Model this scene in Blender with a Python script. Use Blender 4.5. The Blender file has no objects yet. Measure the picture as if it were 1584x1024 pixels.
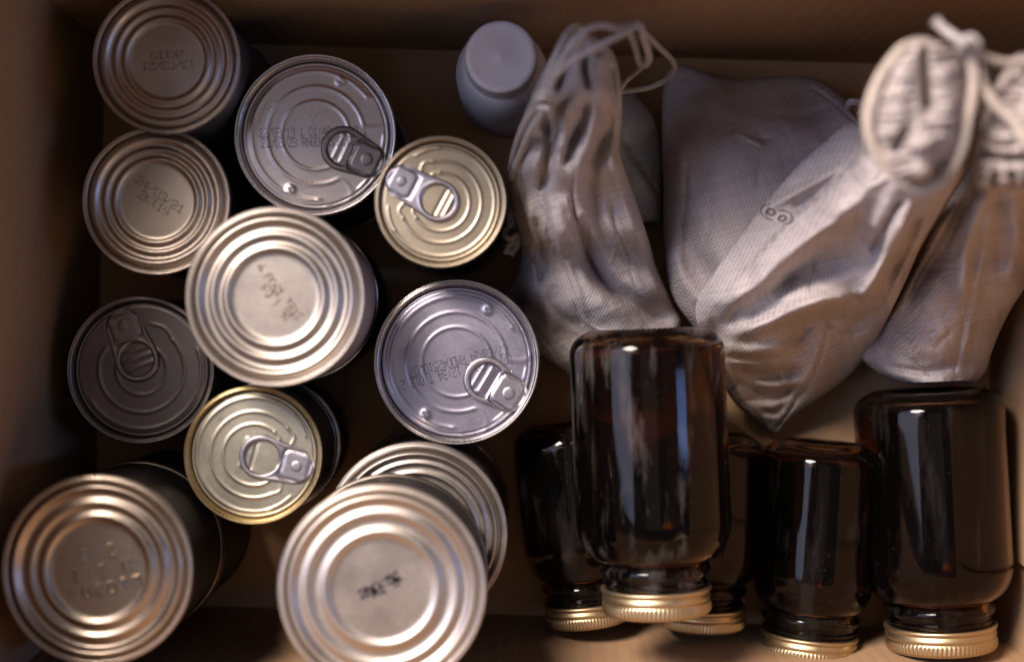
import bpy, math, random
import numpy as np
from mathutils import Vector, Matrix, noise as mnoise

random.seed(7)
S = bpy.context.scene
C = S.collection
PI = math.pi

# ------------------------------------------------------------------ camera
H = 0.72          # lens height over the floor of the box (metres)
F = 2200.0        # focal length in pixels of a 1584 px wide picture
cd = bpy.data.cameras.new('camera')
cam = bpy.data.objects.new('camera', cd); C.objects.link(cam)
cam.location = (0, 0, H); cam.rotation_euler = (0, 0, 0)
cd.sensor_width = 36; cd.lens = 36 * F / 1584
cd.clip_start = 0.01; cd.clip_end = 50
cd.dof.use_dof = True; cd.dof.focus_distance = 0.654; cd.dof.aperture_fstop = 2.7
cd.dof.aperture_blades = 9
S.camera = cam

# ------------------------------------------------------------------ light
W = bpy.data.worlds.new('World'); S.world = W; W.use_nodes = True
bg = W.node_tree.nodes['Background']
bg.inputs[0].default_value = (0.95, 0.86, 0.93, 1); bg.inputs[1].default_value = 0.10

def area(name, loc, target, sx, sy, power, col):
    l = bpy.data.lights.new(name, 'AREA'); l.shape = 'RECTANGLE'; l.size = sx; l.size_y = sy
    l.energy = power; l.color = col
    o = bpy.data.objects.new(name, l); C.objects.link(o); o.location = loc
    d = Vector(target) - Vector(loc)
    o.rotation_euler = d.to_track_quat('-Z', 'Y').to_euler()
    return o
area('ceiling_lamp', (-0.76, 0.88, 1.36), (0.05, 0, 0), 0.50, 0.50, 62.0, (1.0, 0.85, 0.75))
area('window_light', (-2.0, 0.65, 2.1), (0, 0, 0.05), 2.4, 2.0, 54.0, (0.60, 0.68, 1.0))
area('ceiling_glow', (-0.16, 0.02, 2.65), (-0.16, 0.02, 0), 0.95, 1.25, 0.95, (1.0, 0.88, 0.90))
area('side_window_light', (1.45, -0.10, 1.25), (0.1, -0.1, 0.05), 0.14, 0.9, 3.6, (0.24, 0.42, 1.0))
area('room_bounce_fill', (1.5, -1.3, 1.9), (0, 0, 0.1), 0.9, 0.9, 4.5, (1.0, 0.70, 0.46))  # added warm fill for room bounce, lifts the left wall and rib highlights

vs = S.view_settings
vs.view_transform = 'Standard'; vs.look = 'None'; vs.gamma = 1; vs.exposure = 0
try: vs.use_curve_mapping = False
except Exception: pass
S.cycles.use_denoising = True
S.cycles.max_bounces = 14; S.cycles.transmission_bounces = 12; S.cycles.glossy_bounces = 6
S.cycles.diffuse_bounces = 4
S.cycles.caustics_reflective = False; S.cycles.caustics_refractive = False
S.cycles.sample_clamp_indirect = 3.0

def U(px, py, d):
    """the point d metres below the lens that stands at pixel px, py"""
    return Vector(((px - 792) * d / F, (512 - py) * d / F, H - d))

# ------------------------------------------------------------------ materials
class NT:
    def __init__(s, name):
        s.m = bpy.data.materials.new(name); s.m.use_nodes = True
        s.n = s.m.node_tree.nodes; s.l = s.m.node_tree.links
        s.b = s.n['Principled BSDF']; s.out = s.n['Material Output']
    def node(s, t, **k):
        x = s.n.new(t)
        for a, v in k.items(): setattr(x, a, v)
        return x
    def link(s, a, b): s.l.new(a, b)
    def math(s, op, a, b=None, clamp=False):
        x = s.node('ShaderNodeMath', operation=op); x.use_clamp = clamp
        for i, v in enumerate((a, b)):
            if v is None: continue
            if isinstance(v, (int, float)): x.inputs[i].default_value = v
            else: s.link(v, x.inputs[i])
        return x.outputs[0]
    def noise(s, scale, detail=4, rough=.55, vec=None):
        x = s.node('ShaderNodeTexNoise'); x.inputs['Scale'].default_value = scale
        x.inputs['Detail'].default_value = detail; x.inputs['Roughness'].default_value = rough
        if vec is not None: s.link(vec, x.inputs['Vector'])
        return x.outputs['Fac']
    def mix(s, fac, a, b):
        x = s.node('ShaderNodeMix', data_type='RGBA')
        if isinstance(fac, (int, float)): x.inputs[0].default_value = fac
        else: s.link(fac, x.inputs[0])
        for i, v in ((6, a), (7, b)):
            if isinstance(v, tuple): x.inputs[i].default_value = v + (1,)
            else: s.link(v, x.inputs[i])
        return x.outputs[2]
    def ramp(s, fac, lo, hi, a=0.0, b=1.0):
        x = s.node('ShaderNodeMapRange'); s.link(fac, x.inputs[0])
        x.inputs[1].default_value = lo; x.inputs[2].default_value = hi
        x.inputs[3].default_value = a; x.inputs[4].default_value = b
        return x.outputs[0]
    def bump(s, h, strength, dist, prev=None):
        x = s.node('ShaderNodeBump'); x.inputs['Strength'].default_value = strength
        x.inputs['Distance'].default_value = dist; s.link(h, x.inputs['Height'])
        if prev is not None: s.link(prev, x.inputs['Normal'])
        s.link(x.outputs[0], s.b.inputs['Normal'])
        return x.outputs[0]
    def coord(s, which='Object', scale=None):
        t = s.node('ShaderNodeTexCoord').outputs[which]
        if scale:
            m = s.node('ShaderNodeMapping'); m.inputs['Scale'].default_value = scale
            s.link(t, m.inputs[0]); t = m.outputs[0]
        return t

def metal(name, col, rough=.3, brushed=0.0, dirt=0.15, metallic=1.0, spots=0.0):
    t = NT(name)
    t.b.inputs['Metallic'].default_value = metallic
    co = t.coord('Object')
    n = t.noise(60, 5, .6, co)
    n2 = t.noise(900, 2, .6, co)
    dark = tuple(c * .6 for c in col)
    f = t.ramp(n, .35, .75, 0, dirt * 2.2)
    c = t.mix(f, col, dark)
    if spots:
        sp = t.ramp(t.noise(420, 3, .7, co), .70, .76, 0, spots)
        sp2 = t.math('MULTIPLY', sp, t.ramp(t.noise(35, 2, .5, co), .48, .62))
        c = t.mix(sp2, c, (.10, .07, .05))
    t.link(c, t.b.inputs['Base Color'])
    r = t.math('ADD', t.ramp(n, .3, .7, rough - .05, rough + .08), t.ramp(n2, .3, .7, -.03, .03))
    t.link(r, t.b.inputs['Roughness'])
    if brushed:
        v = t.coord('Object', (60, 2400, 60))
        b = t.noise(1, 3, .7, v)
        p = t.bump(b, brushed, .0002)
        t.bump(n2, .05, .0002, p)
    else:
        t.bump(n2, .035, .0002)
    return t.m

def plain(name, col, rough=.5, metallic=0, var=.12, nscale=80, bump=.05, spec=.5):
    t = NT(name); co = t.coord('Object')
    n = t.noise(nscale, 5, .6, co)
    t.link(t.mix(t.ramp(n, .3, .7), col, tuple(c * (1 - 2 * var) for c in col)), t.b.inputs['Base Color'])
    t.b.inputs['Roughness'].default_value = rough; t.b.inputs['Metallic'].default_value = metallic
    t.b.inputs['Specular IOR Level'].default_value = spec
    if bump: t.bump(t.noise(nscale * 12, 2, .6, co), bump, .0003)
    return t.m

def cardboard(name, flutes, pitch=.0067):
    t = NT(name)
    uv = t.coord('UV')
    sep = t.node('ShaderNodeSeparateXYZ'); t.link(uv, sep.inputs[0])
    big = t.noise(9, 4, .6, uv)
    m = t.node('ShaderNodeMapping'); m.inputs['Scale'].default_value = (520, 380, 1); t.link(uv, m.inputs[0])
    fib = t.noise(1, 4, .7, m.outputs[0])
    fine = t.noise(1600, 3, .7, uv)
    c = t.mix(t.ramp(big, .3, .7), (.47, .295, .165), (.39, .24, .135))
    c = t.mix(t.ramp(fib, .45, .75, 0, .35), c, (.24, .145, .08))
    c = t.mix(t.ramp(fine, .6, .8, 0, .3), c, (.52, .36, .22))
    wob = t.math('MULTIPLY', t.math('SUBTRACT', t.noise(14, 2, .5, uv), .5), .0004)
    x = t.math('ADD', sep.outputs[0], wob)
    ph = t.math('ABSOLUTE', t.math('SINE', t.math('MULTIPLY', x, PI / pitch)))
    # printed-through flute lines: narrow and broken
    line = t.ramp(ph, .0, .11, 1, 0)
    brk = t.ramp(t.noise(1, 3, .7, None), .3, .6, .3, 1)
    mm = t.node('ShaderNodeMapping'); mm.inputs['Scale'].default_value = (170, 22, 1); t.link(uv, mm.inputs[0])
    brk = t.ramp(t.noise(1, 4, .7, mm.outputs[0]), .38, .62, 0, 1)
    lf = t.math('MULTIPLY', t.math('MULTIPLY', line, brk), flutes)
    c = t.mix(lf, c, (.19, .115, .065))
    t.link(c, t.b.inputs['Base Color'])
    t.b.inputs['Roughness'].default_value = .82
    t.b.inputs['Specular IOR Level'].default_value = .25
    p = t.bump(ph, .10 + .25 * flutes, .0006)
    t.bump(fine, .12, .0004, p)
    return t.m

def linen(name, col, p=.0010, wr=1.0):
    t = NT(name)
    uv = t.coord('UV')
    # uneven yarns
    wob = t.node('ShaderNodeTexNoise'); wob.inputs['Scale'].default_value = 120; wob.inputs['Detail'].default_value = 3
    t.link(uv, wob.inputs['Vector'])
    vm = t.node('ShaderNodeVectorMath', operation='SCALE'); t.link(wob.outputs['Color'], vm.inputs[0]); vm.inputs['Scale'].default_value = .0005
    va = t.node('ShaderNodeVectorMath', operation='ADD'); t.link(uv, va.inputs[0]); t.link(vm.outputs[0], va.inputs[1])
    sep = t.node('ShaderNodeSeparateXYZ'); t.link(va.outputs[0], sep.inputs[0])
    a = t.math('SINE', t.math('MULTIPLY', sep.outputs[0], PI / p))
    b = t.math('SINE', t.math('MULTIPLY', sep.outputs[1], PI / p))
    w = t.math('MULTIPLY', a, b)                       # over / under
    w01 = t.ramp(w, -1, 1)
    gap = t.math('MULTIPLY', t.math('ABSOLUTE', a), t.math('ABSOLUTE', b))
    big = t.noise(25, 5, .65, uv)
    mv = t.node('ShaderNodeMapping'); mv.inputs['Scale'].default_value = (1100, 60, 1); t.link(uv, mv.inputs[0])
    slub = t.noise(1, 3, .6, mv.outputs[0])
    dk = tuple(x * .60 for x in col); lt = tuple(min(1, x * 1.20) for x in col)
    c = t.mix(w01, dk, lt)
    th = []
    for k in (0, 1):
        fl = t.math('FLOOR', t.math('DIVIDE', sep.outputs[k], p))
        wn = t.node('ShaderNodeTexWhiteNoise', noise_dimensions='1D'); t.link(fl, wn.inputs['W']); th.append(wn.outputs['Value'])
    c = t.mix(t.math('MULTIPLY', th[0], .22), c, tuple(x * .45 for x in col))
    c = t.mix(t.math('MULTIPLY', th[1], .22), c, tuple(min(1, x * 1.5) for x in col))
    c = t.mix(t.ramp(big, .3, .7, 0, .22), c, tuple(x * .75 for x in col))
    c = t.mix(t.ramp(slub, .5, .8, 0, .45), c, lt)
    t.link(c, t.b.inputs['Base Color'])
    t.b.inputs['Roughness'].default_value = .92
    t.b.inputs['Specular IOR Level'].default_value = .03
    t.b.inputs['Sheen Weight'].default_value = .0
    h = t.math('ADD', w01, t.math('MULTIPLY', gap, .4))
    pn = t.bump(t.noise(90, 4, .6, uv), .25 * wr, .004)
    t.bump(h, .35, .0005, pn)
    return t.m

def amber(name, smear_amt=.045):
    t = NT(name)
    co = t.coord('Object')
    t.b.inputs['Base Color'].default_value = (.30, .15, .058, 1)
    t.b.inputs['Transmission Weight'].default_value = 1
    t.b.inputs['IOR'].default_value = 1.30
    sm = t.noise(30, 5, .65, co)
    t.link(t.ramp(sm, .45, .75, .035, .13), t.b.inputs['Roughness'])
    d = t.node('ShaderNodeBsdfDiffuse'); d.inputs[0].default_value = (.45, .42, .40, 1)
    mp = t.coord('Object', (70, 70, 14))
    smear = t.ramp(t.noise(1, 5, .7, mp), .52, .80, 0, smear_amt)
    dust = t.ramp(t.noise(1500, 1, .5, co), .74, .80, 0, .5)
    dm = t.math('MULTIPLY', dust, t.ramp(t.noise(60, 3, .6, co), .5, .7, .1, 1))
    f = t.math('ADD', t.math('ADD', smear, dm), .002, True)
    mx = t.node('ShaderNodeMixShader'); t.link(f, mx.inputs[0])
    t.link(t.b.outputs[0], mx.inputs[1]); t.link(d.outputs[0], mx.inputs[2])
    t.link(mx.outputs[0], t.out.inputs[0])
    return t.m

M = {}
M['tin'] = metal('tinplate', (.47, .405, .345), .36)
M['tin_e'] = metal('tinplate_warm', (.42, .375, .335), .39)
M['tin_j'] = metal('tinplate_bright', (.57, .505, .44), .40)
M['tin_i'] = metal('tinplate_shiny', (.50, .42, .345), .31)
M['alu'] = metal('brushed_lid', (.56, .50, .48), .31, brushed=.25)
M['gold'] = metal('gold_lacquer', (.52, .44, .32), .38, spots=.8)
M['cream'] = metal('pale_gold_lacquer', (.62, .58, .46), .34)
M['goldrim'] = metal('gold_rim', (.58, .44, .22), .30)
M['grey'] = metal('dark_grey_lacquer', (.20, .18, .178), .38)
M['lilac'] = metal('pale_lacquer', (.46, .435, .52), .36)
M['rim'] = metal('seam_metal', (.60, .57, .56), .28)
M['rimd'] = metal('seam_metal_brown', (.16, .14, .12), .40)
M['tab'] = metal('pull_tab_metal', (.42, .40, .44), .40)
M['tabd'] = metal('pull_tab_grey', (.27, .245, .24), .38)
M['side'] = metal('can_side_metal', (.22, .19, .17), .38)
M['dark'] = plain('dark_can_label', (.012, .010, .010), .5, spec=.3)
M['blue'] = plain('slate_can_label', (.075, .085, .10), .4)
M['white'] = plain('pale_can_label', (.50, .44, .45), .45)
M['ink'] = plain('printing_ink', (.03, .025, .03), .6, var=.05, bump=0)
M['brown_ink'] = plain('brown_ink', (.16, .11, .09), .8, var=.1, bump=0)
M['card'] = cardboard('cardboard', .42)
M['cardf'] = cardboard('cardboard_smooth', .05)
M['linen'] = linen('linen_cloth', (.525, .47, .46))
M['linen4'] = linen('linen_cloth_shaded', (.43, .375, .365))  # darker tone puts the box wall's shadow into the flat bag's colour
M['linen2'] = linen('linen_cloth_blue_lit', (.42, .42, .46))  # same linen, the window's blue light put into its colour
M['linen3'] = linen('linen_cloth_gathered', (.49, .43, .40), .0011)
M['cord'] = plain('cotton_cord', (.60, .51, .43), .9, var=.14, nscale=300, bump=.3, spec=.1)
M['cordb'] = plain('cotton_cord_grey', (.50, .45, .43), .9, var=.14, nscale=300, bump=.3, spec=.1)
M['amber'] = amber('amber_glass'); M['amber_dusty'] = amber('dusty_amber_glass', .22)
M['lid'] = metal('gold_jar_lid', (.60, .47, .28), .40, dirt=.2, spots=.4)
M['plastic'] = plain('white_plastic', (.84, .83, .90), .42, var=.03, bump=.02)

# ------------------------------------------------------------------ object helpers
def obj(name, verts, faces, mat, parent=None, uv=None, smooth=True, sharp=40):
    me = bpy.data.meshes.new(name)
    me.from_pydata([tuple(v) for v in verts], [], faces)
    if smooth:
        me.polygons.foreach_set('use_smooth', [True] * len(me.polygons))
        if sharp: me.set_sharp_from_angle(angle=math.radians(sharp))
    me.materials.append(mat)
    if uv is not None:
        ul = me.uv_layers.new(name='UVMap')
        idx = np.empty(len(me.loops), dtype=np.int32); me.loops.foreach_get('vertex_index', idx)
        ul.data.foreach_set('uv', np.asarray(uv, dtype=np.float32)[idx].ravel())
    me.update()
    o = bpy.data.objects.new(name, me); C.objects.link(o)
    if parent: o.parent = parent
    return o

def thing(name, label, cat, loc=(0, 0, 0), group=None, rot=None):
    o = bpy.data.objects.new(name, None); C.objects.link(o); o.location = loc
    if rot is not None: o.rotation_euler = rot
    o.empty_display_size = .01
    o['label'] = label; o['category'] = cat
    if group: o['group'] = group
    return o

def lathe(prof, seg=96, mod=None):
    """prof: (r, z) list; a radius under 1e-6 is a pole"""
    V, Fc, rows = [], [], []
    for (r, z) in prof:
        if r < 1e-6:
            rows.append([len(V)]); V.append((0, 0, z))
        else:
            row = []
            for i in range(seg):
                a = 2 * PI * i / seg
                rr, zz = (r, z) if mod is None else mod(r, z, a, i)
                row.append(len(V)); V.append((rr * math.cos(a), rr * math.sin(a), zz))
            rows.append(row)
    for a, b in zip(rows[:-1], rows[1:]):
        for i in range(seg):
            j = (i + 1) % seg
            if len(a) == 1 and len(b) == 1: continue
            if len(a) == 1: Fc.append((a[0], b[i], b[j]))
            elif len(b) == 1: Fc.append((a[i], b[0], a[j]))
            else: Fc.append((a[i], b[i], b[j], a[j]))
    return V, Fc

def arcpts(cx, cz, r, a0, a1, n):
    return [(cx + r * math.cos(math.radians(a0 + (a1 - a0) * i / n)), cz + r * math.sin(math.radians(a0 + (a1 - a0) * i / n))) for i in range(n + 1)]

def catmull(P, n):
    P = np.asarray(P, float); k = len(P)
    t = np.linspace(0, k - 1, n); i = np.minimum(t.astype(int), k - 2); f = (t - i)[:, None]
    g = lambda j: P[np.clip(j, 0, k - 1)]
    p0, p1, p2, p3 = g(i - 1), g(i), g(i + 1), g(i + 2)
    p0 = np.where((i == 0)[:, None], 2 * p1 - p2, p0); p3 = np.where((i == k - 2)[:, None], 2 * p2 - p1, p3)
    return .5 * (2 * p1 + (p2 - p0) * f + (2 * p0 - 5 * p1 + 4 * p2 - p3) * f ** 2 + (3 * p1 - p0 - 3 * p2 + p3) * f ** 3)

def rope(pts, r, per=9, seg=10, strands=3, lay=.0075, fray=False):
    """a laid cord through the given points"""
    P = np.asarray([tuple(p) for p in pts], float)
    n = max(12, (len(P) - 1) * per)
    Q = catmull(P, n)
    L = np.concatenate([[0], np.cumsum(np.linalg.norm(np.diff(Q, axis=0), axis=1))])
    n2 = int(max(24, L[-1] / (lay / 6)))
    Q = np.stack([np.interp(np.linspace(0, L[-1], n2), L, Q[:, k]) for k in range(3)], 1)
    V, Fc = [], []
    T = np.gradient(Q, axis=0); T /= np.linalg.norm(T, axis=1)[:, None] + 1e-9
    up = Vector((0, 0, 1)) if abs(T[0][2]) < .9 else Vector((1, 0, 0))
    nrm = (up - Vector(T[0]) * up.dot(Vector(T[0]))).normalized()
    for i in range(n2):
        t = Vector(T[i]); nrm = (nrm - t * nrm.dot(t)).normalized(); b = t.cross(nrm)
        s = i * L[-1] / max(1, n2 - 1)
        rad0 = r * (1 + .06 * mnoise.noise(Vector((s * 300, r * 1e4, Q[0][0] * 50))))
        if fray and i > n2 * .9: rad0 *= 1 + .8 * (i / n2 - .9) / .1
        for k in range(seg * 2):
            a = PI * k / seg
            rr = rad0 * (.90 + .14 * abs(math.cos(strands * .5 * (a - 2 * PI * s / lay))))
            p = Vector(Q[i]) + nrm * (rr * math.cos(a)) + b * (rr * math.sin(a))
            V.append(p)
        if i:
            m = seg * 2; o0 = (i - 1) * m; o1 = i * m
            for k in range(m):
                j = (k + 1) % m; Fc.append((o0 + k, o1 + k, o1 + j, o0 + j))
    Fc.append(tuple(range(seg * 2))[::-1]); Fc.append(tuple((n2 - 1) * seg * 2 + k for k in range(seg * 2)))
    return V, Fc

def join(parts):
    V, Fc = [], []
    for v, f in parts:
        o = len(V); V += [tuple(x) for x in v]; Fc += [tuple(i + o for i in q) for q in f]
    return V, Fc

# ------------------------------------------------------------------ the box
box = thing('cardboard_box', 'open brown cardboard box holding the cans, linen bags and amber jars', 'box')
FL = [U(162, 63, H), U(1548, 106, H), U(1537, 975, H), U(147, 930, H)]     # TL TR BR BL of the floor
cen = sum(FL, Vector()) / 4

def panel(name, P00, P10, P11, P01, thick, mat, nu=40, nv=20, wav=.0012, seed=0):
    """a sheet of board: inner face through the four corners, thickness behind it"""
    n = (P10 - P00).cross(P01 - P00).normalized()
    V, uv, Fc = [], [], []
    wu = (P10 - P00).length; wv = (P01 - P00).length
    for side in (0, 1):
        for j in range(nv + 1):
            for i in range(nu + 1):
                u, v = i / nu, j / nv
                p = (P00 * (1 - u) + P10 * u) * (1 - v) + (P01 * (1 - u) + P11 * u) * v
                e = min(1, 6 * min(u, 1 - u, v + .05, 1 - v))
                d = wav * e * mnoise.noise(Vector((u * 3 + seed, v * 2.2, seed * 1.7)))
                V.append(p + n * (d - thick * side)); uv.append((u * wu, v * wv))
    N = (nu + 1) * (nv + 1)
    for j in range(nv):
        for i in range(nu):
            a = j * (nu + 1) + i
            q = (a, a + 1, a + nu + 2, a + nu + 1)
            Fc.append(q); Fc.append(tuple(N + x for x in q[::-1]))
    rim = [i for i in range(nu + 1)] + [j * (nu + 1) + nu for j in range(1, nv + 1)] + [nv * (nu + 1) + i for i in range(nu - 1, -1, -1)] + [j * (nu + 1) for j in range(nv - 1, 0, -1)]
    for a, b in zip(rim, rim[1:] + rim[:1]): Fc.append((b, a, N + a, N + b))
    return obj(name, V, Fc, mat, box, uv, sharp=35)

WH = .265
def up(p, lean=1.035):
    q = cen + (p - cen) * lean; q.z = WH
    if p.y < 0: q.y -= .022
    return q
TL, TR, BR, BL = FL
dz = Vector((0, 0, .0))
panel('floor_panel', BL + Vector((-.004, -.004, 0)), BR + Vector((.004, -.004, 0)), TR + Vector((.004, .004, 0)), TL + Vector((-.004, .004, 0)), .004, M['cardf'], wav=.0008, seed=1)
lo = Vector((0, 0, .0008))
def wall(name, a, b, mat, seed, wav=.0015):
    return panel(name, a + lo, b + lo, up(b), up(a), .004, mat, seed=seed, wav=wav)
wall('side_panel', TL, TR, M['card'], 2)
wall('side_panel', BR, BL, M['card'], 3)
wall('side_panel', BL, TL, M['cardf'], 4)
# the right side: a strip at the corner and, 3 mm proud of it, the end panel glued over it
wall('side_panel', TR, BR, M['card'], 5, wav=.0006)
inn = Vector((-.0036, 0, 0))
a = TR.lerp(BR, .012) + inn; b = TR.lerp(BR, .842) + inn
panel('end_panel', a + lo, b + lo, up(b), up(a), .0028, M['cardf'], wav=.0012, seed=6)

# ------------------------------------------------------------------ dot printing
GL = {'0': "01110 10001 10001 10001 10001 10001 01110", '1': "00100 01100 00100 00100 00100 00100 01110",
 '2': "01110 10001 00001 00110 01000 10000 11111", '3': "11110 00001 00001 01110 00001 00001 11110",
 '4': "00010 00110 01010 10010 11111 00010 00010", '5': "11111 10000 11110 00001 00001 10001 01110",
 '7': "11111 00001 00010 00100 01000 01000 01000", '8': "01110 10001 10001 01110 10001 10001 01110",
 '9': "01110 10001 10001 01111 00001 00001 01110", '6': "01110 10000 10000 11110 10001 10001 01110",
 '/': "00001 00001 00010 00100 01000 10000 10000", ':': "00000 00100 00100 00000 00100 00100 00000",
 '.': "00000 00000 00000 00000 00000 01100 01100", 'R': "11110 10001 10001 11110 10100 10010 10001",
 'H': "10001 10001 10001 11111 10001 10001 10001", 'G': "01110 10001 10000 10111 10001 10001 01110",
 'M': "10001 11011 10101 10101 10001 10001 10001", 'D': "11110 10001 10001 10001 10001 10001 11110",
 'T': "11111 00100 00100 00100 00100 00100 00100", 'K': "10001 10010 10100 11000 10100 10010 10001",
 'S': "01111 10000 10000 01110 00001 00001 11110", 'P': "11110 10001 10001 11110 10000 10000 10000",
 'L': "10000 10000 10000 10000 10000 10000 11111", 'A': "01110 10001 10001 11111 10001 10001 10001",
 'V': "10001 10001 10001 10001 10001 01010 00100", 'E': "11111 10000 10000 11110 10000 10000 11111"}

def dots(lines, cx, cy, rot, cw, ch, zf, dr, jitter=.05, lead=1.25, slant=0, drop=0.0):
    """lines of dot-matrix print centred on (cx, cy): flat discs of ink lying on the lid"""
    V, Fc = [], []
    c, s = math.cos(rot), math.sin(rot)
    for li, txt in enumerate(lines):
        w = len(txt) * cw
        for k, chh in enumerate(txt):
            g = GL.get(chh)
            if not g: continue
            for ry, row in enumerate(g.split()):
                for rx, bit in enumerate(row):
                    if bit == '0' or random.random() < drop: continue
                    x = -w / 2 + k * cw + rx * cw * .78 / 4 + random.gauss(0, jitter) * cw * .12
                    y = (len(lines) - 1) * .5 * ch * lead - li * ch * lead + ch * (.5 - ry / 6) + random.gauss(0, jitter) * ch * .12
                    x += slant * y
                    X, Y = cx + x * c - y * s, cy + x * s + y * c
                    rr = dr * random.uniform(.8, 1.15)
                    z = zf(X, Y) + .00012
                    o = len(V)
                    for q in range(6):
                        V.append((X + rr * math.cos(q * PI / 3), Y + rr * math.sin(q * PI / 3), z))
                    Fc.append(tuple(range(o, o + 6)))
    return V, Fc

def raised(lines, cx, cy, rot, cw, ch, zf, wid, hgt, lead=1.35):
    """embossed characters: each lit run of a glyph becomes a rounded ridge"""
    V, Fc = [], []
    c, s = math.cos(rot), math.sin(rot)
    def ridge(p, q):
        p, q = Vector(p), Vector(q); d = q - p
        L = d.length; t = d.normalized() if L > 1e-7 else Vector((1, 0)); nn = Vector((-t.y, t.x))
        o = len(V); rows = 9; cols = 7
        for i in range(rows):
            e = -1 + 2 * i / (rows - 1)
            al = p + d * ((e + 1) / 2) + t * (wid * .9 * e)
            for j in range(cols):
                f = -1 + 2 * j / (cols - 1)
                pt = al + nn * (wid * f)
                z = hgt * (math.cos(f * PI / 2) ** .8 if abs(f) < 1 else 0) * (1 - abs(e) ** 6)
                X, Y = cx + pt.x * c - pt.y * s, cy + pt.x * s + pt.y * c
                V.append((X, Y, zf(X, Y) - .0001 + z))
        for i in range(rows - 1):
            for j in range(cols - 1):
                a0 = o + i * cols + j; Fc.append((a0, a0 + cols, a0 + cols + 1, a0 + 1))
    for li, txt in enumerate(lines):
        w = len(txt) * cw
        for k, chh in enumerate(txt):
            g = GL.get(chh)
            if not g: continue
            g = g.split()
            pos = lambda rx, ry: (-w / 2 + k * cw + rx * cw * .6 / 4, (len(lines) - 1) * .5 * ch * lead - li * ch * lead + ch * (.5 - ry / 6))
            for rx in range(5):                      # vertical runs
                ry = 0
                while ry < 7:
                    if g[ry][rx] == '1':
                        e = ry
                        while e + 1 < 7 and g[e + 1][rx] == '1': e += 1
                        if e - ry >= 2: ridge(pos(rx, ry), pos(rx, e))
                        ry = e + 1
                    else: ry += 1
            for ry in range(7):                      # horizontal runs
                rx = 0
                while rx < 5:
                    if g[ry][rx] == '1':
                        e = rx
                        while e + 1 < 5 and g[ry][e + 1] == '1': e += 1
                        if e - rx >= 2: ridge(pos(rx, ry), pos(e, ry))
                        rx = e + 1
                    else: rx += 1
    return V, Fc

# ------------------------------------------------------------------ cans
def seam_profile(R, z, k=1):
    """double seam at the edge of a can end; k = -1 for the lower end"""
    p = [(.912, -.0030), (.922, -.0022), (.930, -.0008), (.940, -.0002), (.952, .0), (.962, -.0003), (.970, -.0004), (.980, .0), (.990, -.0003),
         (.997, -.0010), (1.0, -.0018), (.998, -.0028), (.988, -.0034), (.972, -.0036)]
    return [(R * a, z + k * b) for a, b in p]

def can_body(root, R, h, mat, beads=0):
    Rb = R - .0013; prof = [(0, .0012), (R * .9, .0012), (R * .905, .002), (Rb, .0030)]
    n = 44
    for i in range(n + 1):
        z = .0032 + (h - .0064) * i / n
        dr = 0
        if beads and .25 < i / n < .75: dr = -.0004 * (1 + math.cos((i / n - .25) * 2 * PI * beads / .5 + PI))
        prof.append((Rb + dr, z))
    prof += [(Rb, h - .003), (R * .93, h - .0045)]
    V, Fc = lathe(prof, 112)
    obj('body', V, Fc, mat, root, sharp=50)

def ribbed_end(root, R, h, mat, ribs, wid, amp, base=-.0016, rise=None, rimmat=None):
    V, Fc = lathe(seam_profile(R, h), 128); obj('seam_rim', V, Fc, rimmat or mat, root, sharp=0)
    def zr(f):
        z = base + (.0009 if f > .86 else .0009 * max(0, min(1, (f - .80) / .06)))
        for (c, s) in zip(ribs, amp):
            z += s * math.exp(-((f - c) / wid) ** 2)
        if f > .885: z -= .0014 * min(1, (f - .885) / .03)
        return h + z
    prof = [(0, zr(0))] + [(R * .918 * i / 90, zr(.918 * i / 90)) for i in range(1, 91)]
    V, Fc = lathe(prof, 128); obj('end_panel', V, Fc, mat, root, sharp=0)
    return lambda x, y: zr(math.hypot(x, y) / R)

BEAD = .50
def arc_line(r, a0, a1, n=40, cx=0, cy=0):
    return [(cx + r * math.cos(math.radians(a0 + (a1 - a0) * i / n)), cy + r * math.sin(math.radians(a0 + (a1 - a0) * i / n))) for i in range(n + 1)]

def polydist(P, X, Y):
    P = np.asarray(P, float); d = np.full(X.shape, 9.0)
    for (x0, y0), (x1, y1) in zip(P[:-1], P[1:]):
        dx, dy = x1 - x0, y1 - y0; L = dx * dx + dy * dy + 1e-12
        t = np.clip(((X - x0) * dx + (Y - y0) * dy) / L, 0, 1)
        d = np.minimum(d, np.hypot(X - x0 - t * dx, Y - y0 - t * dy))
    return d

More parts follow.
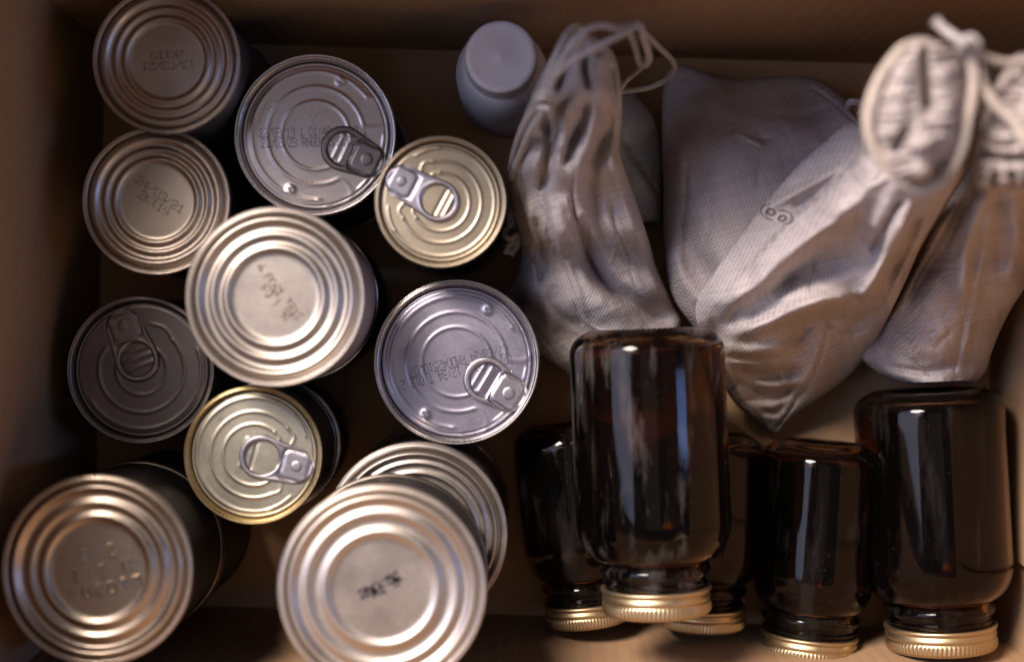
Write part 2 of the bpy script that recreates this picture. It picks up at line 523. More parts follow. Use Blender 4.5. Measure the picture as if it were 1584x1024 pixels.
def pull_lid(root, R, h, ang, mat, rimmat, tabmat, style, tl, tw, rv=.66, codes=None):
    """easy-open end: beads, score line, finger well, dimples, ring pull with rivet. ang: direction of the rivet"""
    V, Fc = lathe(seam_profile(R, h), 128); obj('seam_rim', V, Fc, rimmat, root, sharp=0)
    beads = []                                    # polyline, height (m), width (of R)
    if style == 'two':
        beads += [(arc_line(.42, 28, 332), .00055, .026), (arc_line(.60, 40, 320), .00055, .028)]
        up_ = arc_line(.79, 62, 298)
        hook0 = [(.66, .50), (.62, .58), (.52, .66)]; hook1 = [(.52, -.66), (.62, -.58), (.66, -.50)]
        beads += [(up_, .00050, .030)]
        beads += [(catmull([(.37, .70), (.56, .72), (.70, .60), (.69, .44), (.55, .36), (.48, .36)], 30), .00045, .024)]
        beads += [(catmull([(.37, -.70), (.56, -.72), (.70, -.60), (.69, -.44), (.55, -.36), (.48, -.36)], 30), .00045, .024)]
        beads += [([(.80, .24), (.76, .36)], .0006, .022), ([(.80, -.24), (.76, -.36)], .0006, .022)]
        beads += [(arc_line(.035, 0, 360, 12, 0, .73), .0011, .03), (arc_line(.035, 0, 360, 12, 0, -.73), .0011, .03)]
        well = [([(.31, -.15), (.31, .15)], .0006, .03), ([(.41, -.16), (.41, .16)], .0007, .03), ([(.50, -.15), (.50, .15)], -.0007, .03)]
        beads += well
    elif style == 'small':
        beads += [(arc_line(.44, 62, 298), .00055, .028), (arc_line(.62, 52, 308), .00055, .028), (arc_line(.82, 60, 300), .0005, .03)]
        beads += [(catmull([(.21, .39), (.30, .32), (.32, .22)], 12), .0005, .024), (catmull([(.21, -.39), (.30, -.32), (.32, -.22)], 12), .0005, .024)]
        beads += [(catmull([(.38, .49), (.50, .40), (.48, .26)], 12), .0005, .024), (catmull([(.38, -.49), (.50, -.40), (.48, -.26)], 12), .0005, .024)]
        beads += [(catmull([(.41, .71), (.56, .58), (.66, .45)], 12), .0005, .024), (catmull([(.41, -.71), (.56, -.58), (.66, -.45)], 12), .0005, .024)]
        beads += [([(-.14, -.2), (-.14, .2)], .0006, .035), ([(0.0, -.2), (0.0, .2)], -.0007, .03)]
    else:
        beads += [(arc_line(.34, 60, 300), .00055, .03), (arc_line(.58, 70, 290), .00055, .032), (arc_line(.80, 100, 268), .00055, .03)]
        beads += [(catmull([(.20, .545), (.36, .46), (.45, .34)], 12), .00055, .03), (catmull([(.20, -.545), (.40, -.5), (.52, -.36)], 12), .0005, .03)]
        beads += [([(.05, -.2), (.05, .2)], .0009, .035), ([(.16, -.2), (.16, .2)], .0009, .035), ([(.27, -.2), (.27, .2)], .0009, .03)]
    ca, sa = math.cos(ang), math.sin(ang)
    def hf(X, Y):
        r = np.hypot(X, Y)
        z = np.full(X.shape, -.0027)
        z = z + .0004 * np.clip(1 - r / .9, 0, 1)
        for P, a, w in beads: z = z + a * BEAD * np.exp(-(polydist(P, X, Y) / (w * .78)) ** 2)
        z = z - .00035 * np.exp(-((r - .868) / .010) ** 2)
        z = z - .0009 * np.clip((r - .885) / .02, 0, 1)
        return z
    nr, na = 84, 168
    rr = np.linspace(0, .918, nr + 1)[1:]; aa = np.arange(na) * 2 * PI / na
    X = np.concatenate([[0], (rr[:, None] * np.cos(aa)).ravel()]); Y = np.concatenate([[0], (rr[:, None] * np.sin(aa)).ravel()])
    Z = h + hf(X, Y)
    Xw, Yw = (X * ca - Y * sa) * R, (X * sa + Y * ca) * R
    V = np.stack([Xw, Yw, Z], 1)
    Fc = [(0, 1 + i, 1 + (i + 1) % na) for i in range(na)]
    for k in range(nr - 1):
        o0, o1 = 1 + k * na, 1 + (k + 1) * na
        Fc += [(o0 + i, o1 + i, o1 + (i + 1) % na, o0 + (i + 1) % na) for i in range(na)]
    obj('end_panel', V, Fc, mat, root, sharp=0)
    # ---- ring pull
    wn, wt = tw * .40, tw * .5
    nx = rv                                                     # rivet = nose centre
    tx = rv + wn - tl + wt                                      # tip-circle centre
    hb = .085
    hull = []
    for cx, r in ((nx, wn), (tx, wt)):
        hull += [(cx + r * math.cos(q * PI / 60), r * math.sin(q * PI / 60)) for q in range(120)]
    hull = sorted(set(hull))
    def half(ps):
        o = []
        for p in ps:
            while len(o) >= 2 and (o[-1][0] - o[-2][0]) * (p[1] - o[-2][1]) - (o[-1][1] - o[-2][1]) * (p[0] - o[-2][0]) <= 0: o.pop()
            o.append(p)
        return o
    A_ = half(hull); B_ = half(hull[::-1]); hp = np.array(A_[:-1] + B_[:-1] + A_[:1])
    # hole: inside the tip, straight across on the rivet side
    hr = wt - hb; hx_flat = nx - wn * .95
    n = 120; top = []; dist_o = []
    ts = np.concatenate([np.linspace(0, 1, 22)])
    V, Fc, zt = [], [], []
    def ray(phi):
        d = np.array([math.cos(phi), math.sin(phi)]); best = 0
        for p, q in zip(hp[:-1], hp[1:]):
            e = q - p; den = d[0] * e[1] - d[1] * e[0]
            if abs(den) < 1e-12: continue
            w = p - np.array([tx, 0]); t = (w[0] * e[1] - w[1] * e[0]) / den; u = (w[0] * d[1] - w[1] * d[0]) / den
            if t > 0 and -1e-6 <= u <= 1 + 1e-6: best = max(best, t)
        return best
    def hole(phi):
        r = hr * 1.0
        dx = math.cos(phi)
        if dx > 1e-6: r = min(r * 1.12, max(.02, (hx_flat - tx)) / dx)
        # soften towards a rounded D
        return r if r < hr * 1.0 else min(r, hr * (1.0 + .08 * max(0, dx)))
    pts = []
    for i in range(n):
        phi = 2 * PI * i / n; r0, r1 = hole(phi), ray(phi)
        for t in ts: pts.append((tx + (r0 + (r1 - r0) * t) * math.cos(phi), (r0 + (r1 - r0) * t) * math.sin(phi), (r1 - r0) * t, (r1 - r0) * (1 - t)))
    pts = np.array(pts); w = .036
    do = np.zeros(len(pts))
    do = polydist(hp, pts[:, 0], pts[:, 1])
    e = np.minimum(np.minimum(pts[:, 2], do) / w, 1)
    z1 = .00125 * np.sqrt(np.clip(1 - (1 - e) ** 2, 0, 1))
    inner = np.minimum(pts[:, 2], do)
    z1 -= .00018 * np.clip((inner - w) / .03, 0, 1)
    # plate round the rivet, parted from the ring by a groove
    qx, qy = (pts[:, 0] - (nx - .01)) , pts[:, 1]
    hw = wn * .82
    dd = np.hypot(np.maximum(np.abs(qx) - hw * .55, 0), np.maximum(np.abs(qy) - hw * .62, 0)) - hw * .42
    z1 -= .0008 * np.exp(-(dd / .018) ** 2)
    z1 -= .00015 * (dd < 0)
    zb = -.0021 + .0  # underside height over rim plane
    nt = len(ts)
    zmid = h - .0021
    Xl, Yl = pts[:, 0], pts[:, 1]
    tilt = .0006 * (nx - Xl)                                    # tip lies a little higher
    up_v = np.stack([(Xl * ca - Yl * sa) * R, (Xl * sa + Yl * ca) * R, zmid + z1 + tilt], 1)
    dn_v = np.stack([(Xl * ca - Yl * sa) * R, (Xl * sa + Yl * ca) * R, zmid + 0 * z1 + tilt], 1)
    V = np.concatenate([up_v, dn_v]); N = len(up_v)
    for i in range(n):
        j = (i + 1) % n
        for k in range(nt - 1):
            q = (i * nt + k, i * nt + k + 1, j * nt + k + 1, j * nt + k)
            Fc.append(q); Fc.append(tuple(N + x for x in q[::-1]))
        Fc.append((i * nt, j * nt, N + j * nt, N + i * nt)); Fc.append((j * nt + nt - 1, i * nt + nt - 1, N + i * nt + nt - 1, N + j * nt + nt - 1))
    tab = obj('pull_tab', V, Fc, tabmat, root, sharp=0)
    # ---- rivet
    rr_ = R * .085
    V, Fc = lathe([(0, .00055), (rr_ * .55, .0006), (rr_ * .80, .0005), (rr_, .0002), (rr_ * 1.08, .00015), (rr_ * 1.5, .0002), (rr_ * 1.62, -.0003)], 40)
    cxw, cyw = nx * ca * R, nx * sa * R
    V = [(x + cxw, y + cyw, z + zmid + .00062) for x, y, z in V]
    obj('rivet', V, Fc, tabmat, tab, sharp=0)
    def zf(x, y):
        X, Y = (x * ca + y * sa) / R, (-x * sa + y * ca) / R
        return h + float(hf(np.array([X]), np.array([Y]))[0])
    return zf

def can_root(px, py, rpx, d, zb, label, name='food_can'):
    p = U(px, py, d); R = rpx * d / F
    root = thing(name, label, 'can', (p.x, p.y, zb), 'food cans standing in the box')
    return root, R, p.z - zb
def deg(a): return math.radians(a)
px2m = lambda n, d: n * d / F

# upper left, ribbed
def ribbed(px, py, rpx, d, zb, label, endmat, bodymat, ribs, wid, amp, beads=0, rimmat=None, botmat=None):
    root, R, h = can_root(px, py, rpx, d, zb, label)
    can_body(root, R, h, bodymat, beads)
    V, Fc = lathe(seam_profile(R, 0, -1), 112); obj('bottom_rim', V, Fc, botmat or M['rim'], root, sharp=0)
    zf = ribbed_end(root, R, h, endmat, ribs, wid, amp, rimmat=rimmat)
    return root, R, h, zf

r, R, h, zf = ribbed(257, 93, 115, .61, .001, 'tin can with brown ribbed lid in the upper left corner, printed upside down', M['tin'], M['blue'], (.56, .69, .82), .040, (.0009, .0009, .0009), 0)
V, Fc = dots(['13/03/21', '2K119'], 0, .0, deg(183), .0029, .0030, zf, .00032, drop=.12, lead=1.5); obj('date_code', V, Fc, M['brown_ink'], r, smooth=False)
r, R, h, zf = ribbed(241, 311, 115, .618, .001, 'tin can with brown ribbed lid, second along the left wall, date printed aslant', M['tin'], M['dark'], (.56, .69, .82), .040, (.0009, .0009, .0009))
V, Fc = dots(['24/03/21', '2K119'], .0006, .0008, deg(-35), .0031, .0034, zf, .00032, drop=.08, lead=1.35); obj('date_code', V, Fc, M['brown_ink'], r, smooth=False)
# the big ribbed can on a low can
eb = .0644
r, R, h, zf = ribbed(425, 459, 140, .59, eb, 'large tin can with wide warm ribbed lid and pale side amid the cans', M['tin_e'], M['white'], (.54, .69, .84), .046, (.0011, .0011, .0010))
V, Fc = dots(['4 P081 T818', '  K0 1 31'], .0006, .0004, deg(-52), .0026, .0034, zf, .00042, drop=.35, lead=1.1); obj('date_code', V, Fc, M['brown_ink'], r, smooth=False)
e_xy = r.location.copy()
root = thing('food_can', 'low dark can under the large pale ribbed can', 'can', (e_xy.x, e_xy.y, .001), 'food cans standing in the box')
can_body(root, .0370, eb - .0015, M['dark']); V, Fc = lathe(seam_profile(.0370, eb - .0015), 112); obj('seam_rim', V, Fc, M['rimd'], root, sharp=0)
V, Fc = lathe([(0, eb - .0045), (.034, eb - .0045)], 64); obj('end_panel', V, Fc, M['tin'], root)

# bottom left, embossed
ib = .076
r, R, h, zf = ribbed(150, 882, 149, .58, ib, 'shiny ribbed tin can with embossed characters in the lower left corner', M['tin_i'], M['dark'], (.56, .70, .86), .046, (.0012, .0012, .0015), rimmat=M['tin_i'], botmat=M['rimd'])
V, Fc = raised(['L10901', 'M 318', '3 1'], .0002, -.0006, deg(193), .0053, .0044, zf, .00058, .0019, 1.7); obj('embossed_code', V, Fc, M['tin_i'], r)
loc = r.location.copy()
root = thing('food_can', 'dark can under the shiny embossed can in the lower left corner', 'can', (loc.x, loc.y, .001), 'food cans standing in the box')
can_body(root, .0392, ib - .0015, M['dark']); V, Fc = lathe(seam_profile(.0392, ib - .0015), 112); obj('seam_rim', V, Fc, M['rimd'], root, sharp=0)
V, Fc = lathe([(0, ib - .0045), (.036, ib - .0045)], 64); obj('end_panel', V, Fc, M['tin'], root)

# low wide can and the tall one on it
kz = H - .62
r, R, h, zf = ribbed(643, 826, 143, .62, .001, 'low wide can with stepped shiny rim under the tall blurred can', M['tin_e'], M['side'], (.66, .77, .865), .024, (.0007, .0008, .0012))
r, R, h, zf = ribbed(590, 911, 163, .574, kz + .0006, 'tall can with blurred bright ribbed lid standing on a wide low can', M['tin_j'], M['dark'], (.54, .72, .87), .046, (.0011, .0011, .0011), botmat=M['rimd'])
V, Fc = dots(['2M0:52', ' K1 3'], .0, .0009, deg(27), .0031, .0034, zf, .00055, drop=.15, lead=.5); obj('date_code', V, Fc, M['ink'], r, smooth=False)

# ring-pull cans
def pull(px, py, rpx, d, zb, label, ang, mat, rim, tab, style, tl, tw, body, rv=.66):
    root, R, h = can_root(px, py, rpx, d, zb, label)
    can_body(root, R, h, body)
    V, Fc = lathe(seam_profile(R, 0, -1), 112); obj('bottom_rim', V, Fc, M['rim'], root, sharp=0)
    zf = pull_lid(root, R, h, deg(ang), mat, rim, tab, style, tl, tw, rv)
    return root, R, zf
r, R, zf = pull(487, 209, 126, .63, .001, 'silver brushed ring-pull can at the top with two lines of date print', -25, M['alu'], M['rim'], M['tabd'], 'two', .82, .56, M['dark'], .70)
V, Fc = dots(['22/03/19 1 01:48 T 012 1', '22/03/23 RHG042520.02  '], px2m(-3, .63), px2m(-2, .63), deg(1.5), px2m(7.0, .63), px2m(13, .63), zf, .00024, drop=.03, lead=1.22); obj('date_code', V, Fc, M['ink'], r, smooth=False)
r, R, zf = pull(681, 312, 102.5, .61, .001, 'small gold ring-pull can with specks of dirt beside the silver brushed can', 152, M['gold'], M['gold'], M['tab'], 'small', 1.20, .64, M['dark'], .66)
r, R, zf = pull(217, 572, 115, .64, .001, 'dark grey ring-pull can against the left wall', 112, M['grey'], M['tabd'], M['tabd'], 'plain', 1.04, .60, M['dark'], .64)
r, R, zf = pull(391, 704, 108, .62, .0436, 'pale gold ring-pull can with yellow rim below the large ribbed can', -15, M['cream'], M['goldrim'], M['tab'], 'small', 1.10, .64, M['side'], .64)
loc = r.location.copy()
root = thing('food_can', 'low dark can under the pale gold ring-pull can with yellow rim', 'can', (loc.x, loc.y, .001), 'food cans standing in the box')
can_body(root, .0318, .0421, M['dark']); V, Fc = lathe(seam_profile(.0318, .0421), 112); obj('seam_rim', V, Fc, M['rim'], root, sharp=0)
V, Fc = lathe([(0, .039), (.029, .039)], 64); obj('end_panel', V, Fc, M['tin'], root)
r, R, zf = pull(706, 560, 129, .64, .001, 'lilac grey ring-pull can in the centre with date print upside down across its lid', -31, M['lilac'], M['rim'], M['tab'], 'two', .82, .56, M['dark'], .735)
V, Fc = dots(['07/08/20 S 12:34 T 012 2', '07/08/24 RMD042510.07  '], px2m(-3, .64), px2m(-8, .64), deg(194), px2m(7.4, .64), px2m(14, .64), zf, .00024, drop=.03, lead=1.15); obj('date_code', V, Fc, M['ink'], r, smooth=False)

# ------------------------------------------------------------------ white bottle
bp = U(775, 88, .62)
bt = thing('plastic_bottle', 'white plastic bottle with a round screw cap beside the back wall', 'bottle', (bp.x, bp.y, .001))
Rb = .0215; zc = bp.z
prof = [(0, .001), (Rb * .9, 0), (Rb, .002), (Rb, .052)] + [(Rb - (Rb - .0150) * (1 - math.cos(t * PI / 2 / 12)) ** 1.0, .052 + .024 * math.sin(t * PI / 2 / 12)) for t in range(1, 13)] + [(.0148, zc - .016), (.0148, zc - .012)]
V, Fc = lathe(prof, 96); obj('bottle_body', V, Fc, M['plastic'], bt)
rc = .0158
prof = [(.0150, zc - .0175), (rc + .0004, zc - .0172), (rc + .0006, zc - .015), (rc + .0001, zc - .0142)] + [(rc, zc - .014), (rc, zc - .0022)] + arcpts(rc - .002, zc - .0022, .002, 0, 90, 6) + [(.0125, zc - .0003), (.012, zc - .0005), (.0012, zc - .0005), (.0007, zc - .0002), (0, zc - .0001)]
def knurl(r_, z_, a, i):
    return (r_ + (.00012 * (i % 2) if r_ > rc - .00005 and z_ < zc - .0022 and z_ > zc - .0141 else 0), z_)
V, Fc = lathe(prof, 180, knurl); obj('screw_cap', V, Fc, M['plastic'], bt)

# ------------------------------------------------------------------ jars
def jar(base, tip, R, rl, label, roll=0, glass='amber'):
    base, tip = Vector(base), Vector(tip); ax = tip - base; L = ax.length
    root = thing('glass_jar', label, 'jar', base, 'amber glass jars lying in the box')
    q = ax.to_track_quat('Z', 'Y'); root.rotation_mode = 'QUATERNION'; root.rotation_quaternion = q
    rn = rl - .0014                                    # neck
    lid_h = .0113 * (R / .03) ** .4
    zs = L - lid_h - .0125 - .0170                      # shoulder start
    out = [(0, .0022), (R * .55, .0020), (R - .0135, .0006), (R - .0115, .0)]
    out += [(R - .0110 + .0110 * math.sin(t * PI / 20), .0105 - .0105 * math.cos(t * PI / 20)) for t in range(1, 11)]
    nz = 10
    out += [(R, .0105 + (zs - .0105) * i / nz) for i in range(1, nz + 1)]
    for i in range(1, 13):                             # shoulder: round out, then tuck in to the neck
        t = i / 12
        out.append((R - (R - rn) * (1 - math.cos(t * PI / 2)) , zs + .0180 * math.sin(t * PI / 2)))
    zn = zs + .0180
    out += [(rn + .0003, zn + .001), (rn + .0017, zn + .0024), (rn + .0021, zn + .0040), (rn + .0017, zn + .0054), (rn, zn + .0066), (rn - .0002, zn + .0080),
            (rn + .0009, zn + .0092), (rn + .0002, zn + .0106), (rn - .0004, L - lid_h + .002), (rn - .0004, L - .0016)]
    th = .0022
    inn_ = [(rn - .0024, L - .0016), (rn - .0026, zn + .004)]
    for i in range(12, 0, -1):
        t = i / 12
        inn_.append((R - th - (R - rn) * (1 - math.cos(t * PI / 2)), zs - .001 + .0180 * math.sin(t * PI / 2)))
    inn_ += [(R - th, zs - .001), (R - th, .011)] + [(R - th - .0075 + .0075 * math.cos(t * PI / 16), .011 - .0065 * math.sin(t * PI / 16)) for t in range(1, 9)] + [(R * .5, .0050), (0, .0056)]
    def stip(r_, z_, a, i):
        if z_ < .0008 and R - .014 < r_ < R - .009: return (r_, z_ - .0005 * (i % 2))
        return (r_, z_)
    V, Fc = lathe(out + inn_, 120, stip)
    Fc = [q[::-1] for q in Fc]
    V = [(x * math.cos(roll) - y * math.sin(roll), x * math.sin(roll) + y * math.cos(roll), z) for x, y, z in V]
    obj('glass_body', V, Fc, M[glass], root, sharp=50)
    # screw lid: rolled bottom edge, two grooves, knurled shoulder
    z0 = L - lid_h; k = lid_h / .0098
    lp = [(rl - .0016, z0 + .0004), (rl - .0006, z0 - .0001), (rl + .0003, z0 + .0002), (rl + .0006, z0 + .0008 * k), (rl + .0003, z0 + .0015 * k), (rl - .0006, z0 + .0021 * k),
          (rl - .0003, z0 + .0029 * k), (rl + .0001, z0 + .0036 * k), (rl - .0001, z0 + .0044 * k), (rl - .0005, z0 + .0049 * k), (rl - .0001, z0 + .0054 * k),
          (rl, z0 + .0060 * k), (rl, z0 + .0084 * k), (rl - .0003, z0 + .0092 * k), (rl - .0010, L - .0001), (rl - .0022, L), (rl - .0030, L - .0004), (0, L - .0004)]
    def kn(r_, z_, a, i):
        if abs(r_ - rl) < 1e-6: return (r_ + (.00025, .00025, -.00035, -.00035)[i % 4], z_)
        return (r_, z_)
    V, Fc = lathe(lp, 4 * 78, kn)
    obj('screw_lid', V, Fc, M['lid'], root, sharp=60)
    return root

def jp(px, py, z): return U(px, py, H - z)
jar(jp(876, 655, .0305), jp(909, 962, .0305), .0270, .0200, 'small amber jar at the left of the jars, leaning, half under the big top jar')
jar(jp(1092, 672, .0300), jp(1086, 968, .0265), .0285, .0205, 'small amber jar wedged between the big top jar and its upright neighbour')
jar(jp(1273, 684, .0305), jp(1249, 1012, .0300), 0.0290, .0230, 'small amber jar with its knurled base edge against the tip of a linen bag')
jar(jp(1434, 604, .0365), jp(1456, 1000, .0365), .0352, .0258, 'large amber jar at the far right beside the right wall of the box')
jar(jp(999, 510, .0870), jp(1016, 946, .0870), .0345, .0240, 'big amber jar lying on top of two other jars with dusty streaks on its glass', glass='amber_dusty')

# ------------------------------------------------------------------ linen bags
def sheet(Lp, Rp, ctrl, folds, nu=120, nv=150, e_pow=2.4, ends=(.08, .08), wrinkle=.0012, wscale=28, seed=0, crumple=0, minz=.0015):
    """a filled cloth bag between two edge lines. ctrl: (px, py, mid height, half thickness); folds: (points, height, width px[, kind])"""
    L = catmull(Lp, nv + 1); Rr = catmull(Rp, nv + 1)
    u = np.linspace(0, 1, nu + 1); s = .5 - .5 * np.cos(PI * u) ; u = .5 * u + .5 * s
    PX = L[:, None, 0] * (1 - u) + Rr[:, None, 0] * u; PY = L[:, None, 1] * (1 - u) + Rr[:, None, 1] * u
    v = np.linspace(0, 1, nv + 1)[:, None] * np.ones_like(PX); uu = u[None, :] * np.ones_like(PX)
    num = np.zeros(PX.shape + (2,)); den = np.zeros(PX.shape)
    for (x, y, a, b) in ctrl:
        w = 1 / (((PX - x) ** 2 + (PY - y) ** 2) / 1e4 + .16) ** 2
        num += w[..., None] * np.array([a, b]); den += w
    zc, T = num[..., 0] / den, num[..., 1] / den
    e = np.clip(1 - np.abs(2 * uu - 1) ** e_pow, 0, 1) ** .5
    if ends[0]: e = e * np.clip(v / ends[0], 0, 1) ** .5
    if ends[1]: e = e * np.clip((1 - v) / ends[1], 0, 1) ** .5
    top = zc + T * e; bot = np.maximum(zc - T * e, minz); top = np.maximum(top, bot + .0002)
    env = np.clip(e * 1.6, 0, 1)
    rnd = random.Random(int(seed * 100)); folds = list(folds)
    for k in range(crumple):
        i = rnd.randrange(int(nv * .08), int(nv * .86)); m = rnd.randint(int(nv * .05), int(nv * .14)); c0 = rnd.uniform(.12, .88); dr = rnd.uniform(-.10, .10)
        pts = []
        for q in range(4):
            ii = min(nv, i + m * q // 3); jj = int(np.clip((c0 + dr * q / 3 + rnd.uniform(-.015, .015)) * nu, 1, nu - 1)); pts.append((PX[ii, jj], PY[ii, jj]))
        folds.append((pts, rnd.choice((-1, 1)) * rnd.uniform(.0006, .0020), rnd.uniform(3.0, 6.5), rnd.choice(('r', 'g'))))
    for f in folds:
        P = catmull(f[0], 40); amp, w = f[1], f[2]; kind = f[3] if len(f) > 3 else 'g'
        d = np.full(PX.shape, 1e9); tt = np.zeros(PX.shape); sd = np.zeros(PX.shape)
        for i in range(len(P) - 1):
            (x0, y0), (x1, y1) = P[i], P[i + 1]; dx, dy = x1 - x0, y1 - y0; ll = dx * dx + dy * dy + 1e-9
            t = np.clip(((PX - x0) * dx + (PY - y0) * dy) / ll, 0, 1)
            q = np.hypot(PX - x0 - t * dx, PY - y0 - t * dy); m = q < d
            d = np.where(m, q, d); tt = np.where(m, (i + t) / (len(P) - 1), tt)
            sd = np.where(m, np.sign(dx * (PY - y0) - dy * (PX - x0)), sd)
        taper = np.clip(np.minimum(tt, 1 - tt) * 5 + .12, 0, 1)
        if kind == 'g': g = np.exp(-(d / w) ** 2)
        elif kind == 'r': g = np.exp(-d / w)                      # sharp crest or crease
        elif kind == 's': g = np.exp(-(d / w) ** 2) * 1.0; taper = 1
        elif kind in ('step', 'pets'):                               # one layer lying over another
            q = np.clip((sd if kind == 'step' else -sd) * d / w, -30, 30); g = np.exp(-(d / 95) ** 2) / (1 + np.exp(-q * 2)); taper = np.clip(np.minimum(tt * 6 + .3, (1 - tt) * 2.5), 0, 1)
        elif kind == 'l': g = np.where(sd > 0, np.exp(-(d / (w * 2.6)) ** 2), np.exp(-(d / (w * .45)) ** 2))   # overhanging lip: steep on its right
        elif kind == 'm': g = np.where(sd < 0, np.exp(-(d / (w * 2.6)) ** 2), np.exp(-(d / (w * .45)) ** 2))   # steep on its left
        top = top + amp * g * taper * env
    nz = np.zeros(PX.shape)
    for j in range(nv + 1):
        for i in range(nu + 1):
            p = Vector((uu[j, i] * wscale * .22, v[j, i] * wscale * .13, seed))
            nz[j, i] = mnoise.noise(p) * .7 + mnoise.noise(p * 2.3) * .4 + .30 * (1 - 2.2 * abs(mnoise.noise(Vector((PX[j, i] / 34, PY[j, i] / 34, seed)))))
    top = top + wrinkle * nz * env
    top = np.maximum(top, bot + .0003)
    def pos(Z):
        d = H - Z
        return np.stack([(PX - 792) * d / F, (512 - PY) * d / F, Z], -1)
    A, B = pos(top), pos(bot)
    # cloth coordinates
    du = np.concatenate([np.zeros((nv + 1, 1)), np.cumsum(np.linalg.norm(np.diff(A, axis=1), axis=2), 1)], 1)
    du = du - du[:, nu // 2][:, None]
    dv = np.concatenate([np.zeros((1, nu + 1)), np.cumsum(np.linalg.norm(np.diff(A, axis=0), axis=2), 0)], 0)
    dv = dv[:, nu // 2][:, None] * np.ones_like(du)
    # blend cloth with flat position so the weave keeps its pitch where the strip fans out
    flat = A[..., :2]
    uvA = np.stack([flat[..., 0] * .94 + .34 * flat[..., 1] + .25 * (zc), flat[..., 1] * .94 - .34 * flat[..., 0] + .25 * (zc)], -1)
    V = np.concatenate([A.reshape(-1, 3), B.reshape(-1, 3)]); uv = np.concatenate([uvA.reshape(-1, 2), uvA.reshape(-1, 2)])
    N = A.shape[0] * A.shape[1]; w_ = nu + 1
    idx = np.arange(N).reshape(nv + 1, w_)
    q = np.stack([idx[:-1, :-1], idx[1:, :-1], idx[1:, 1:], idx[:-1, 1:]], -1).reshape(-1, 4)
    Fc = q.tolist() + (q[:, ::-1] + N).tolist()
    ring = list(idx[0]) + list(idx[1:, -1]) + list(idx[-1, -2::-1]) + list(idx[-2:0:-1, 0])
    for a_, b_ in zip(ring, ring[1:] + ring[:1]): Fc.append((int(a_), int(b_), int(b_) + N, int(a_) + N))
    def at(px, py):
        k = np.argmin((PX - px) ** 2 + (PY - py) ** 2); return float(top.ravel()[k])
    return V, Fc, uv, at

BG = 'linen drawstring bags in the box'
def zrope(pts, r, **k): return rope([U(x, y, H - z) for x, y, z in pts], r, **k)

# small bag behind, its cloth colour tinted with blue window light
b4 = thing('linen_bag', 'small linen bag with blue window light in its cloth colour, lying behind the tied bag by the gold can', 'bag', U(985, 250, H), BG)
def under(root, V): return [Vector(v) - root.location for v in V]
V, Fc, uv, at = sheet([(930, 145), (905, 200), (890, 260), (900, 310), (920, 350)], [(965, 128), (1008, 178), (1026, 240), (1025, 300), (1022, 346)],
    [(960, 200, .028, .026), (970, 300, .024, .022), (1015, 240, .018, .015), (950, 140, .02, .012), (980, 340, .02, .014)],
    [([(955, 215), (985, 250), (1022, 305)], -.004, 4, 'g'), ([(960, 245), (990, 275), (1022, 325)], .003, 9, 'g')], 60, 70, seed=3.3, ends=(.1, .03))
obj('cloth_body', under(b4, V), Fc, M['linen2'], b4, uv)

# tied bag on the left
b1 = thing('linen_bag', 'tied linen bag standing beside the cans with its neck bound in cord', 'bag', U(900, 400, H), BG)
Lp = [(868, 62), (838, 112), (822, 150), (800, 205), (787, 265), (792, 320), (806, 372), (800, 425), (775, 470), (800, 520), (850, 560), (890, 590)]
Rp = [(905, 48), (946, 78), (960, 128), (962, 180), (958, 228), (966, 262), (985, 315), (1003, 370), (1018, 420), (1040, 470), (1052, 505), (1010, 560)]
ctrl = [(890, 60, .135, .012), (840, 130, .128, .014), (890, 150, .125, .022), (940, 130, .125, .018), (820, 220, .10, .022), (880, 230, .098, .034), (945, 230, .098, .026),
        (810, 320, .068, .028), (880, 330, .062, .042), (960, 330, .066, .034), (830, 430, .034, .030), (910, 430, .034, .033), (1000, 430, .040, .026), (880, 540, .022, .020), (1030, 500, .026, .018), (780, 470, .016, .012)]
folds = [
    ([(842, 165), (850, 215), (842, 262), (838, 300)], -.012, 9), ([(905, 150), (905, 185), (884, 225), (872, 262)], -.010, 9),
    ([(836, 285), (842, 330), (858, 385), (880, 440), (900, 500)], -.0011, 3.2, 's'), ([(846, 285), (852, 330), (868, 385), (890, 440), (910, 500)], .0022, 6),
    ([(935, 150), (942, 200), (918, 255), (915, 300), (930, 360), (965, 420)], -.010, 12), ([(918, 170), (912, 215), (895, 262), (890, 320)], .007, 12),
    ([(958, 175), (950, 235), (960, 285), (985, 345), (1010, 410), (1036, 470)], .008, 14),
    ([(900, 330), (905, 370), (930, 430), (1000, 480), (1050, 504)], -.010, 14), ([(880, 160), (872, 200), (865, 240)], .007, 11),
    ([(862, 300), (866, 350), (880, 400)], .005, 14), ([(892, 250), (886, 310), (900, 370), (935, 440), (990, 478)], -.007, 6, 'r'), ([(812, 215), (806, 270), (816, 330)], -.005, 6, 'r'), ([(862, 190), (856, 240), (850, 290)], -.006, 5, 'r'), ([(940, 300), (955, 360), (980, 420)], -.004, 6, 'r'), ([(800, 395), (828, 408), (836, 450)], -.004, 6, 'r'), ([(812, 300), (822, 345), (838, 385)], .006, 12), ([(826, 335), (834, 370), (836, 400)], -.006, 7),
    ([(806, 380), (825, 420), (815, 470), (800, 500)], .006, 14), ([(845, 420), (842, 470), (865, 530)], .005, 16), ([(790, 452), (830, 488), (872, 530)], -.004, 12),
    ([(880, 70), (872, 110), (862, 150)], -.010, 7), ([(905, 70), (905, 110), (912, 140)], -.008, 6), ([(930, 82), (925, 110), (930, 150)], .007, 8), ([(945, 95), (948, 130), (955, 180)], -.006, 6)]
V, Fc, uv, at1 = sheet(Lp, Rp, ctrl, folds, 130, 220, seed=1.1, wrinkle=.0016, wscale=30, crumple=34)
obj('cloth_body', under(b1, V), Fc, M['linen'], b1, uv)
